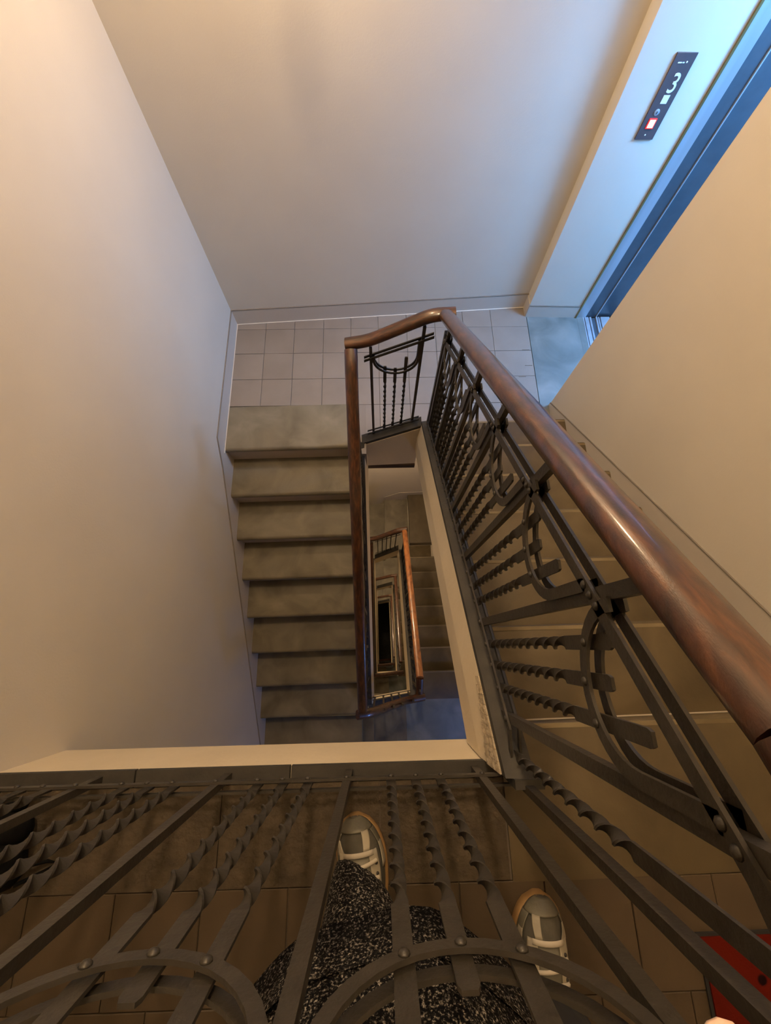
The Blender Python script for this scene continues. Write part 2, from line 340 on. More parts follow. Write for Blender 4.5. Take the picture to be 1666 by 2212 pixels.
# right flight (upper landing down to the lift landing)
f1 = thing('stair_flight', 'brown stone stair flight behind the sloping iron railing beside the right wall', 'stairs', (0.7, 0.5, -0.6), 'stair flights')
g1 = bpy.data.objects.new('tmp', None)
class G:                                      # collects parts and re-parents them with the right offset
    def __init__(s, root): s.root = root
def under(root, fn):
    before = set(bpy.data.objects); z = bpy.data.objects.new('holder', None)
    fn(None)
    for o in set(bpy.data.objects) - before - {z}:
        if o.parent is None: rel(o, root)
    bpy.data.objects.remove(z)
def f(_):
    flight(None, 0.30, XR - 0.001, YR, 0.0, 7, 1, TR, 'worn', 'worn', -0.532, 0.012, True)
    stringer(None, [(-0.281, 0.126), (0.5, -0.466), (1.27, -1.050)], 0.33, 0.252, 1)
    B(0.282, 0.345, -0.300, -0.281, -0.01, 0.17).build('curb', 'curb')
    def zt_(y): return 0.126 - 0.758 * (y + 0.281)
    mb = MB()
    for i in range(9):
        y = -0.281 + 0.022 * i; q = 0.5 * (1 + 0.5 * sin(3.1 * i)) * (1 - i / 9) + 0.12
        ya = y + 0.021; za, zb_ = zt_(y), zt_(ya)
        A = [(0.2655, y, za), (0.2655, ya, zb_), (0.2655 - 0.0875 * 0.15 * q, ya, zb_ - 0.15 * q), (0.2655 - 0.0875 * 0.15 * q, y, za - 0.15 * q)]
        mb.prism(A, [(p[0] - 0.0035, p[1], p[2] + 0.001) for p in A])
    mb.build('broken_plaster', 'rubble')
under(f1, f)
bpy.data.objects.remove(g1)
# left flight
f2 = thing('stair_flight', 'left-hand stair flight of grey stone steps with rounded nosings along the plain left wall', 'stairs', (-0.5, 0.3, -2.0), 'stair flights')
def f(_):
    flight(None, XL + 0.001, -0.118, YL, ZM, 8, -1, TR, 'stone', 'riser', 1.541, 0.013)
    stringer(None, [(1.25, -1.27), (0.4, -1.90), (-0.45, -2.55)], 0.33, XW0, -1, curb=True, thick=0.05)
    crossing(None, 1.25, 1, -0.10, -1.288, 0.268, -1.068, (-1.605, -1.575))
    B(-0.12, -0.072, 1.18, 1.54, ZM - 0.2, ZM - 0.001).build('stone_slab', 'tile')
under(f2, f)
B(-0.072, 0.270, 1.252, 1.285, -1.66, -1.612).build('dark_strip', 'darkstrip', None, kind='structure')  # thin dark brown strip just below the well fascia

# lower storeys --------------------------------------------------------------
def near_platform(z0, zr, xs):
    """landing under the upper landing: steps down eastward from z0 to zr at the given x joints"""
    n = len(xs); o = struct(B(XL, xs[0], -1.8, -0.55, z0 - 0.15, z0), 'floor', 'stone')
    for i in range(n):
        x1 = xs[i + 1] if i + 1 < n else XR
        zz = z0 + (zr - z0) * (i + 1) / n
        mt = 'slab' if i == n - 1 else 'stone'
        B(xs[i] - 0.001, x1, -1.8, -0.515 if i == n - 1 else -0.45, zz - 0.3, zz - 0.0001 * i).build('landing_step', mt, o)
    return o
def lower_flights(k):
    zr = -PER * k; zm = zr - 1.26; zw = zm - 0.36; zn = zw - 1.44
    label = {1: 'second right-hand flight of brown steps seen deep in the stairwell opening', 2: 'third right-hand flight glimpsed in the narrow gap down the well'}.get(k, 'deepest right-hand flights hidden near the bottom of the well')
    r = thing('stair_flight', label, 'stairs', (0.7, 0.5, zr - 0.6), 'stair flights')
    def f(_):
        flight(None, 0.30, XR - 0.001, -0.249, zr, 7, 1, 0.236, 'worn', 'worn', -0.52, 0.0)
        stringer(None, [(-0.45, zr + 0.26), (1.25, zr - 1.03)], 0.33, 0.255, 1)
    under(r, f)
    label = {1: 'second left-hand flight hidden under the dark wooden rail of the left flight', 2: 'third left-hand flight beneath the second one in the well'}.get(k, 'deepest left-hand flights hidden near the bottom of the well')
    r = thing('stair_flight', label, 'stairs', (-0.5, 0.3, zw - 0.7), 'stair flights')
    def f(_):
        flight(None, XL + 0.001, -0.118, YL, zw, 8, -1, TR, 'stone', 'riser', 1.45, 0.0)
        stringer(None, [(1.25, zw - 0.01), (-0.45, zw - 1.29)], 0.33, XW0, -1, thick=0.05)
        crossing(None, 1.25, 1, XW0, zw - 0.02, XW1, zm + 0.22, (zw - 0.34, zm - 0.11))
        crossing(None, -0.43, -1, XW0, zn + 0.06, XW1, -PER * (k + 1) + 0.27, (zn - 0.27, -PER * (k + 1) - 0.06))
    under(r, f)
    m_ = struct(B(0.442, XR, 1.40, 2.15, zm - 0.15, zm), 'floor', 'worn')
    B(0.089, 0.442, 1.26, 2.15, zm - 0.35, zm - 0.18).build('landing_step', 'stone', m_)
    B(XL, 0.089, 1.26, 2.15, zm - 0.55, zm - 0.36).build('landing_step', 'stone', m_)
    near_platform(zn, -PER * (k + 1), [-0.171, 0.12])
    band('baseboard_back', [(0.089, 2.128, zm - 0.2), (1.1, 2.155, zm - 0.2), (1.1, 2.155, zm + 0.10), (0.30, 2.135, zm + 0.10), (0.089, 2.128, zm - 0.06)], (0, -1, 0), 0.006)
near_platform(ZN, -PER, [-0.171, -0.077, 0.127, 0.229])
def f(_): crossing(None, -0.43, -1, XW0, ZN + 0.06, XW1, -PER + 0.27, (ZN - 0.27, -PER - 0.06))
under(f2, f)
for k in (1, 2, 3): lower_flights(k)
struct(B(XL, XR, YS, 2.3, BOT - 0.2, BOT), 'floor', 'curb')

# ------------------------------------------------------------------ railings
def rect_ring(c, a, ha, b_, hb): return [c - a * ha - b_ * hb, c + a * ha - b_ * hb, c + a * ha + b_ * hb, c - a * ha + b_ * hb]
class Rail:
    """s runs along plan direction d from origin; n = plan normal; heights absolute"""
    def __init__(s, root, origin, d, n): s.r = root; s.o = V(origin); s.d = V(d); s.n = V(n); s.rivet = None
    def P(s, u, z, off=0.0): p = s.o + s.d * u + s.n * off; return V((p.x, p.y, z))
    def _b(s, mb, name, material='iron', auto=30): return rel(mb.build(name, material, None, auto=auto), s.r)
    def post(s, u, z0, z1, w=0.018, t=0.016):
        s._b(MB().loft([rect_ring(s.P(u, z), s.d, w / 2, s.n, t / 2) for z in (z0, z1)]), 'post')
    def rails(s, name, pts, gap=0.0105, t=0.005, h=0.015):
        for sg in (-1, 1):
            s._b(MB().loft([rect_ring(s.P(u, z, sg * gap), s.n, t / 2, V((0, 0, 1)), h / 2) for u, z in pts]), name)
    def twisted(s, u, z0, z1, zt0, zt1, w=0.0215, t=0.0045, pitch=0.098, hand=-1):
        rings = []; zs = [z0, zt0]; n = max(8, int((zt1 - zt0) / pitch * 16))
        zs = [(z0, 0.0)] + [(zt0 + (zt1 - zt0) * i / n, round((zt1 - zt0) / pitch * 2) * pi * i / n * hand) for i in range(n + 1)] + [(z1 - 0.007, None), (z1, None)]
        last = 0
        for i, (z, a) in enumerate(zs):
            if a is None: a = last
            last = a; dd = s.d * cos(a) + s.n * sin(a); nn = s.n * cos(a) - s.d * sin(a)
            wd = w * (0.72 if i == len(zs) - 1 else 1.0)
            rings.append(rect_ring(s.P(u, z), dd, wd / 2, nn, t / 2))
        s._b(MB().loft(rings), 'twisted_bar', auto=50)
    def arch(s, u0, u1, zbot, ztop0, ztop1, gap=0.0105, t=0.005, h=0.015):
        c = (u0 + u1) / 2; r = (u1 - u0) / 2; zc = zbot + r
        pts = [(u0, ztop0)] if ztop0 > zc + 0.004 else []
        pts += [(c - r * cos(a * pi / 18), zc - r * sin(a * pi / 18)) for a in range(19)]
        if ztop1 > zc + 0.004: pts.append((u1, ztop1))
        for sg in (-1, 1):
            rings = []
            for i, (u, z) in enumerate(pts):
                a = pts[max(i - 1, 0)]; b_ = pts[min(i + 1, len(pts) - 1)]
                tu, tz = b_[0] - a[0], b_[1] - a[1]; l = sqrt(tu * tu + tz * tz)
                nv = s.d * (-tz / l) + V((0, 0, tu / l))
                rings.append(rect_ring(s.P(u, z, sg * gap), s.n, t / 2, nv, h / 2))
            s._b(MB().loft(rings), 'arch_band', auto=40)
    def rivets(s, u, z, both=False, r=0.0065):
        if s.rivet is None:
            mb = MB(); rings = []
            for j in range(4):
                a = j * pi / 2 / 3.4
                rings.append([s.d * (r * cos(a) * cos(2 * pi * k / 9)) + V((0, 0, r * cos(a) * sin(2 * pi * k / 9))) + s.n * (r * 0.75 * sin(a)) for k in range(9)])
            s.rivet = mb.loft(rings).mesh('rivet', 'iron', True)
        o = link('rivet', s.rivet, s.r); o.location = s.P(u, z, 0.0128) - s.r.location
def oval(w, h, n=14):
    out = []
    for k in range(n):
        a = 2 * pi * k / n; cx, sx = cos(a), sin(a)
        out.append((math.copysign(abs(cx) ** 0.88, cx) * w / 2, math.copysign(abs(sx) ** 0.88, sx) * h / 2))
    return out
def smooth_path(pts, rad=0.05, n=5):
    pts = [V(p) for p in pts]; out = [pts[0]]
    for i in range(1, len(pts) - 1):
        a, p, b_ = pts[i - 1], pts[i], pts[i + 1]
        r1 = min(rad, (a - p).length * 0.45); r2 = min(rad, (b_ - p).length * 0.45)
        q0 = p + (a - p).normalized() * r1; q1 = p + (b_ - p).normalized() * r2
        for k in range(n + 1):
            t = k / n; out.append(q0 * (1 - t) ** 2 + p * 2 * t * (1 - t) + q1 * t * t)
    out.append(pts[-1]); return out
def handrail(root, pts, w=0.061, h=0.046, material='wood', rad=0.05, name='handrail'):
    path = smooth_path(pts, rad); rings = []; prof = oval(w, h)
    for i, p in enumerate(path):
        t = path[min(i + 1, len(path) - 1)] - path[max(i - 1, 0)]
        th = V((t.x, t.y, 0)); th.normalize(); sd = V((th.y, -th.x, 0)); t.normalize(); up = sd.cross(t).normalized()
        if up.z < 0: up = -up
        rings.append([p + sd * a + up * b_ for a, b_ in prof])
    return rel(MB().loft(rings).build(name, material, None, auto=50), root)

# landing guard (level, along the slab edge)
rg = thing('landing_railing', 'level wrought-iron railing with arches in front of the sneakered feet', 'railing', (-0.3, -0.30, 0.0))
r = Rail(rg, (0, -0.30, 0), (1, 0, 0), (0, 1, 0))
posts = [-0.975, -0.706, -0.387, -0.086, 0.229]
for u in posts: r.post(u, 0.0, 0.952)
r.post(0.312, 0.0, 0.99)
r.rails('bottom_rail', [(-0.98, 0.090), (0.298, 0.090)]); r.rails('top_rail', [(-0.98, 0.862), (0.305, 0.862)])
for a, b_ in zip(posts[:-1], posts[1:]):
    c = (a + b_) / 2 + 0.003
    for i, du in enumerate((-0.058, 0.0, 0.058)):
        zt = 0.712 if i == 1 else 0.80
        r.twisted(c + du, 0.072, zt, 0.125, 0.575)
        r.rivets(c + du, 0.090); r.rivets(c + du, 0.668 if i == 1 else 0.682)
    r.arch(c - 0.138, c + 0.138, 0.668, 0.862, 0.862)
    r.rivets(c - 0.138, 0.862); r.rivets(c + 0.138, 0.862)
for u in posts[1:]: r.rivets(u, 0.090); r.rivets(u, 0.862)
handrail(rg, [(-0.985, -0.30, 0.985), (0.20, -0.30, 0.985), (0.297, -0.285, 0.99), (0.295, -0.0695, 0.876)], rad=0.09)

def zb1(y): return -0.002 - 0.77 * y
def slope_rail(root, x, nrm, posts, zb, zt, dirn, tw=True, rivets=True, post_top=0.795, foot=-0.10):
    r = Rail(root, (x, 0, 0), (0, 1, 0), nrm)
    ya, yb = min(posts), max(posts)
    for y in posts: r.post(y, zb(y) + foot, zb(y) + post_top, 0.020, 0.014)
    r.rails('bottom_rail', [(ya - 0.02, zb(ya - 0.02)), (yb + 0.02, zb(yb + 0.02))])
    r.rails('top_rail', [(ya - 0.02, zt(ya - 0.02)), (yb + 0.02, zt(yb + 0.02))], h=0.024)
    ps = sorted(posts)
    for a, b_ in zip(ps[:-1], ps[1:]):
        c = (a + b_) / 2; hw = (b_ - a) / 2 - 0.016; zbot = zt(c) - 0.142
        r.arch(c - hw, c + hw, zbot, zt(c - hw), zt(c + hw), h=0.019)
        for i, du in enumerate((-0.052, 0, 0.052)):
            y = c + du; za = zbot + (hw - sqrt(hw * hw - du * du))
            high = (i == 0) if dirn > 0 else (i == 2)
            if tw: r.twisted(y, zb(y) - 0.016, za + (0.105 if high else 0.052), zb(y) + 0.02, za - 0.09, pitch=0.092)
            if rivets: r.rivets(y, zb(y)); r.rivets(y, za)
        if rivets: r.rivets(c - hw, zt(c - hw) ); r.rivets(c + hw, zt(c + hw))
    if rivets:
        for y in ps: r.rivets(y, zt(y)); r.rivets(y, zb(y))
    return r
rr = thing('stair_railing', 'wrought-iron railing with thick polished brown handrail descending beside the right-hand flight', 'railing', (0.30, 0.5, -0.4))
def zt1(y): return 0.669 - 0.765 * y
r = slope_rail(rr, 0.30, (-1, 0, 0), [-0.167, 0.06, 0.29, 0.52, 0.74, 0.965, 1.20], zb1, zt1, 1)
r.twisted(-0.243, 0.10, 0.80, 0.16, 0.60); r.rivets(-0.243, 0.125)
r.rails('bottom_rail', [(-0.30, 0.115), (-0.187, 0.142)]); r.rails('top_rail', [(-0.295, 0.862), (-0.187, 0.812)], h=0.024)
r.post(1.25, -1.03, -0.25, 0.020, 0.014)
handrail(rr, [(0.295, -0.068, 0.875), (0.295, 0.0, 0.821), (0.295, 1.21, -0.136), (0.295, 1.292, -0.200)], rad=0.04)
handrail(rr, [(0.338, 1.318, -0.220), (0.240, 1.318, -0.224), (-0.030, 1.318, -0.376), (-0.136, 1.318, -0.397)], rad=0.05, material='woodcross', name='handrail_bend')

rc = thing('end_railing', 'short iron railing panel with one arch across the far end of the stairwell', 'railing', (0.1, 1.30, -1.2))
r = Rail(rc, (0, 1.30, 0), (1, 0, 0), (0, -1, 0))
r.post(-0.022, -1.268, -0.40, 0.014, 0.012); r.post(0.213, -1.12, -0.27, 0.014, 0.012)
r.rails('top_rail', [(-0.055, -0.482), (0.26, -0.325)], gap=0.010, h=0.014); r.rails('bottom_rail', [(-0.060, -1.200), (0.252, -1.030)], gap=0.010, h=0.012)
r.arch(-0.010, 0.200, -0.578, -0.46, -0.36, gap=0.010, h=0.012)
for u, z0, z1 in ((0.045, -1.165, -0.535), (0.096, -1.135, -0.550), (0.146, -1.108, -0.468)):
    r.twisted(u, z0, z1, z0 + 0.06, -0.66 , w=0.016, pitch=0.088); r.rivets(u, z0 + 0.022, r=0.005)

def zh2(y): return -0.482 - 0.80 * (1.15 - y)
rl = thing('stair_railing', 'dark handrail and iron bars running down the left-hand flight, seen almost from directly above', 'railing', (-0.11, 0.4, -1.2))
slope_rail(rl, -0.105, (1, 0, 0), [1.15, 0.92, 0.69, 0.46, 0.23, 0.0, -0.23], lambda y: zh2(y) - 0.80, lambda y: zh2(y) - 0.13, -1, rivets=False)
handrail(rl, [(-0.112, 1.290, -0.402), (-0.112, 1.22, -0.432), (-0.118, 0.4, -1.082), (-0.124, -0.385, -1.71)], rad=0.05)
handrail(rl, [(-0.158, -0.412, -1.735), (-0.08, -0.412, -1.80), (0.20, -0.405, -2.38), (0.335, -0.395, -2.46)], rad=0.06, material='woodcross', name='handrail_bend')
handrail(rl, [(0.300, -0.37, -2.45), (0.302, -0.31, -2.42), (0.304, -0.25, -2.39)], rad=0.03)
# lower railings
def low_railing(k):
    z0 = -PER * k
    lab = {1: 'honey-coloured handrail and iron bars on the second flight down, seen inside the stairwell opening', 2: 'third railing down, a small brown rectangle inside the well'}.get(k, 'deepest railing, smallest brown frame in the well')
    rt = thing('stair_railing', lab, 'railing', (0.30, 0.5, z0 - 0.4))
    if k == 1:
        slope_rail(rt, 0.30, (-1, 0, 0), [-0.34, -0.12, 0.10, 0.32, 0.54, 0.76, 0.98, 1.20], lambda y: zb1(y) + z0, lambda y: zt1(y) + z0, 1, rivets=False)
        q = Rail(rt, (0, 1.30, 0), (1, 0, 0), (0, -1, 0))
        q.rails('top_rail', [(-0.055, z0 - 0.70), (0.26, z0 - 0.34)]); q.rails('bottom_rail', [(-0.06, z0 - 1.50), (0.25, z0 - 1.06)])
        for u in (-0.02, 0.04, 0.096, 0.15, 0.213): q.post(u, z0 - 1.52 + (u + 0.06) * 1.35, z0 - 0.66 + (u + 0.06) * 1.2, 0.012, 0.012)
        q = Rail(rt, (0, -0.41, 0), (1, 0, 0), (0, 1, 0))
        q.rails('bottom_rail', [(-0.08, ZN + 0.14), (0.27, z0 + 0.36)]); q.rails('top_rail', [(-0.08, ZN + 0.80), (0.27, z0 + 0.98)])
        for u in (-0.06, 0.01, 0.08, 0.15, 0.24): q.post(u, ZN + 0.06 - (u + 0.08) * 1.2, ZN + 0.90 - (u + 0.08) * 1.5, 0.014, 0.014)
    else:
        q = Rail(rt, (0.30, 0, 0), (0, 1, 0), (-1, 0, 0))
        for y in (-0.3, 0.0, 0.3, 0.6, 0.9, 1.2): q.post(y, zb1(y) + z0 - 0.1, zb1(y) + z0 + 0.77)
    zl = z0 - 0.36
    zl2 = -PER * (k + 1)
    mw_, mc_ = (('oldwood', 'woodcross') if k == 1 else ('wood', 'woodcross'))
    handrail(rt, [(0.304, -0.248, z0 + 1.03), (0.305, 1.20, z0 - 0.122), (0.302, 1.29, z0 - 0.20)], material=mw_)
    handrail(rt, [(0.338, 1.318, z0 - 0.21), (0.225, 1.318, z0 - 0.26), (-0.030, 1.318, z0 - 0.62), (-0.14, 1.318, z0 - 0.68)], material=mc_, name='handrail_bend')
    handrail(rt, [(-0.11, 1.29, zl - 0.36), (-0.11, 1.20, zl - 0.445), (-0.118, 0.4, zl - 1.082), (-0.124, -0.385, zl - 1.71)], material='wood')
    handrail(rt, [(-0.158, -0.412, zl - 1.735), (-0.02, -0.415, zl - 1.80), (0.20, -0.405, zl2 + 1.06), (0.335, -0.395, zl2 + 1.0)], material=mc_, name='handrail_bend')
for k in (1, 2, 3): low_railing(k)

# ------------------------------------------------------------------ lift doorway and call panel
B(1.452, 1.526, 2.236, 2.32, ZM - 0.01, 0.95).build('door_1', 'steel', None, kind='structure')
d1 = bpy.data.objects['door_1']
B(1.526, 1.600, 2.242, 2.32, ZM - 0.01, 0.95).build('door_jamb', 'darksteel', d1)
B(1.600, 1.606, 2.234, 2.32, ZM - 0.01, 0.95).build('door_edge', 'steel', d1)
B(1.606, 1.72, 2.250, 2.32, ZM - 0.01, 0.95).build('door_jamb', 'darksteel', d1)
B(1.446, 1.456, 2.228, 2.25, ZM - 0.01, 0.95).build('jamb_edge', 'brass', d1)
B(1.462, 1.76, 1.40, 2.236, ZM - 0.03, ZM - 0.010).build('door_sill', 'darksteel', d1)
for x0, x1 in ((1.506, 1.513), (1.519, 1.546), (1.554, 1.566), (1.600, 1.612), (1.617, 1.626), (1.634, 1.70)):
    B(x0, x1, 1.40, 2.236, ZM - 0.012, ZM + 0.001).build('sill_track', 'steel', d1)
B(1.462, 1.506, 1.40, 2.238, ZM - 0.02, ZM).build('sill_edge', 'slab', d1)
# lift cab behind the doorway
cab = thing('lift_cab', 'steel lift cab lit in cool blue behind the doorway beyond the right wall', 'lift', (2.2, 1.7, ZM))
for nm, a in (('cab_floor', (1.78, 2.8, 1.2, 2.3, ZM - 0.06, ZM)), ('cab_wall', (2.8, 2.84, 1.16, 2.34, ZM, 1.0)), ('cab_wall', (1.78, 2.8, 2.3, 2.34, ZM, 1.0)), ('cab_wall', (1.78, 2.8, 1.16, 1.2, ZM, 1.0)), ('cab_ceiling', (1.78, 2.84, 1.16, 2.34, 1.0, 1.04))):
    rel(B(*a).build(nm, 'steel', None), cab)

cp = thing('lift_call_panel', 'narrow dark metal lift call panel with a white 3 and a lit red button', 'panel', (1.278, 2.242, 0.014))
PX, PY, PZ = 1.278, 2.244, 0.014
rel(B(PX - 0.042, PX + 0.042, PY - 0.006, PY + 0.004, PZ - 0.152, PZ + 0.152).build('face_plate', 'panel', None), cp)
def pz(v): return PZ + v
def flat(name, material, x0, x1, z0, z1, d=0.0015): return rel(B(PX + x0, PX + x1, PY - 0.006 - d, PY - 0.0055, pz(z0), pz(z1)).build(name, material, None), cp)
rim = flat('lit_button', 'redrim', -0.020, 0.014, -0.107, -0.068, 0.003); 
o = B(PX - 0.016, PX + 0.010, PY - 0.0105, PY - 0.0085, pz(-0.103), pz(-0.072)).build('button_lens', 'redglow', None); o.parent = rim
flat('floor_sign', 'whitemark', -0.010, 0.017, -0.014, 0.016)
# the numeral 3
fc = bpy.data.curves.new('numeral', 'FONT'); fc.body = '3'; fc.size = 0.088; fc.align_x = 'CENTER'; fc.align_y = 'CENTER'; fc.extrude = 0.0008; fc.offset = 0.0003
ob = bpy.data.objects.new('numeral', fc); COL.objects.link(ob); ob.location = (PX + 0.006, PY - 0.0068, pz(0.053)); ob.rotation_euler = (pi / 2, 0, 0); ob.scale = (0.92, 1.08, 1)
bpy.context.view_layer.update()
me = bpy.data.meshes.new_from_object(ob.evaluated_get(bpy.context.evaluated_depsgraph_get())); mw = ob.matrix_world.copy(); bpy.data.objects.remove(ob)
me.transform(mw); me.materials.clear(); me.materials.append(M['whitemark']); rel(link('numeral', me), cp)
mb = MB(); mb.loft([[(PX - 0.004 + rr_ * cos(2 * pi * k / 16), PY - 0.006 - d, pz(-0.045) + rr_ * sin(2 * pi * k / 16)) for k in range(16)] for rr_, d in ((0.0125, 0), (0.0125, 0.002), (0.010, 0.0035))])
ks = rel(mb.build('key_switch', 'keymetal', None, auto=40), cp)
B(PX - 0.0055, PX - 0.0025, PY - 0.0105, PY - 0.0094, pz(-0.050), pz(-0.040)).build('key_slot', 'eyelet', ks)
for x, z in ((0.014, 0.124), (-0.004, -0.133)):
    mb = MB(); mb.loft([[(PX + x + q * cos(2 * pi * k / 10), PY - 0.006 - d, pz(z) + q * sin(2 * pi * k / 10)) for k in range(10)] for q, d in ((0.0035, 0), (0.002, 0.0015))])
    rel(mb.build('screw', 'whitemark', None), cp)
for x0, x1 in ((-0.022, -0.018), (-0.0175, -0.0135), (-0.013, -0.009), (-0.0085, -0.006), (-0.003, 0.0005), (0.001, 0.0045)):
    flat('small_mark', 'whitemark', x0, x1, 0.121, 0.1245)

# ------------------------------------------------------------------ wall lamps (one above each lift landing, out of view)
def wall_lamp(x, y, z, label, glass='globelow'):
    t = thing('wall_lamp', label, 'lamp', (x, y, z), 'wall lamps on the back wall')
    mb = MB(); mb.loft([[(x + q * cos(2 * pi * k / 16), y - d, z + q * sin(2 * pi * k / 16)) for k in range(16)] for q, d in ((0.07, 0), (0.07, 0.015), (0.03, 0.03), (0.015, 0.05), (0.015, 0.20))])
    rel(mb.build('wall_plate', 'brass', None, auto=40), t)
    mb = MB(); mb.loft([[(x + 0.060 * sin(pi * (j + 0.2) / 10.4) * cos(2 * pi * k / 18), y - 0.255 + 0.060 * sin(pi * (j + 0.2) / 10.4) * sin(2 * pi * k / 18), z - 0.060 * cos(pi * (j + 0.2) / 10.4)) for k in range(18)] for j in range(11)])
    rel(mb.build('glass_globe', glass, None, smooth=True), t)
wall_lamp(-0.20, 2.24, 0.98, 'warm globe wall lamp high on the back wall above the lift landing', 'globe')
cl = thing('fill_globe', 'added warm fill globe over the stairwell, unseen above the view', 'lamp', (-0.05, 1.35, TOP))  # unseen globe added as fill to even out the wall brightness
mb = MB(); mb.loft([[(-0.05 + q * cos(2 * pi * k / 18), 1.35 + q * sin(2 * pi * k / 18), TOP - d) for k in range(18)] for q, d in ((0.10, 0), (0.10, 0.02), (0.05, 0.05))])
rel(mb.build('fill_globe_mount', 'brass', None, auto=40), cl)
rel(blob((-0.05, 1.35, TOP - 0.14), 0.10, 0.10, 0.10, 20, 11, pw=1.0).build('glass_globe', 'fillglobe', None, smooth=True), cl)
wall_lamp(-0.20, 2.10, -2.45, 'warm globe wall lamp one storey below, hidden under the lift landing')
wall_lamp(-0.20, 2.10, -5.9, 'warm globe wall lamp two storeys below in the well')
wall_lamp(-0.20, 2.10, -9.3, 'warm globe wall lamp three storeys below in the well')

# ------------------------------------------------------------------ red mat, black bag
mt = thing('door_mat', 'red door mat with dark marks on the landing tiles beside the right wall', 'mat', (0.93, -0.95, 0))
rel(B(0.712, 1.145, -1.35, -0.646, 0.001, 0.010).build('mat_pile', 'matpile', None), mt)
rel(B(0.705, 1.150, -1.357, -0.640, 0.0005, 0.006).build('mat_backing', 'trouser', None), mt)

bg = thing('handbag', 'black leather handbag lying on the landing at the left edge behind the railing', 'bag', (-0.89, -0.44, 0))
rel(blob((-0.900, -0.452, 0.05), 0.082, 0.054, 0.06, flat_bottom=0.0).build('bag_body', 'bag', None, smooth=True), bg)
rel(blob((-0.900, -0.388, 0.035), 0.074, 0.034, 0.05, flat_bottom=0.0).build('front_pocket', 'bag', None, smooth=True), bg)
rel(MB().tube([(-0.83, -0.49, 0.05), (-0.79, -0.478, 0.02), (-0.765, -0.466, 0.008), (-0.79, -0.46, 0.012), (-0.83, -0.455, 0.06)], 0.0045, 6).build('strap', 'bag', None, smooth=True), bg)
rel(MB().tube([(-0.95, -0.36, 0.03), (-0.90, -0.340, 0.02), (-0.855, -0.335, 0.012), (-0.865, -0.350, 0.012), (-0.90, -0.358, 0.03)], 0.0045, 6).build('strap', 'bag', None, smooth=True), bg)
rel(blob((-0.872, -0.343, 0.020), 0.005, 0.003, 0.004).build('buckle', 'buckle', None, smooth=True), bg)

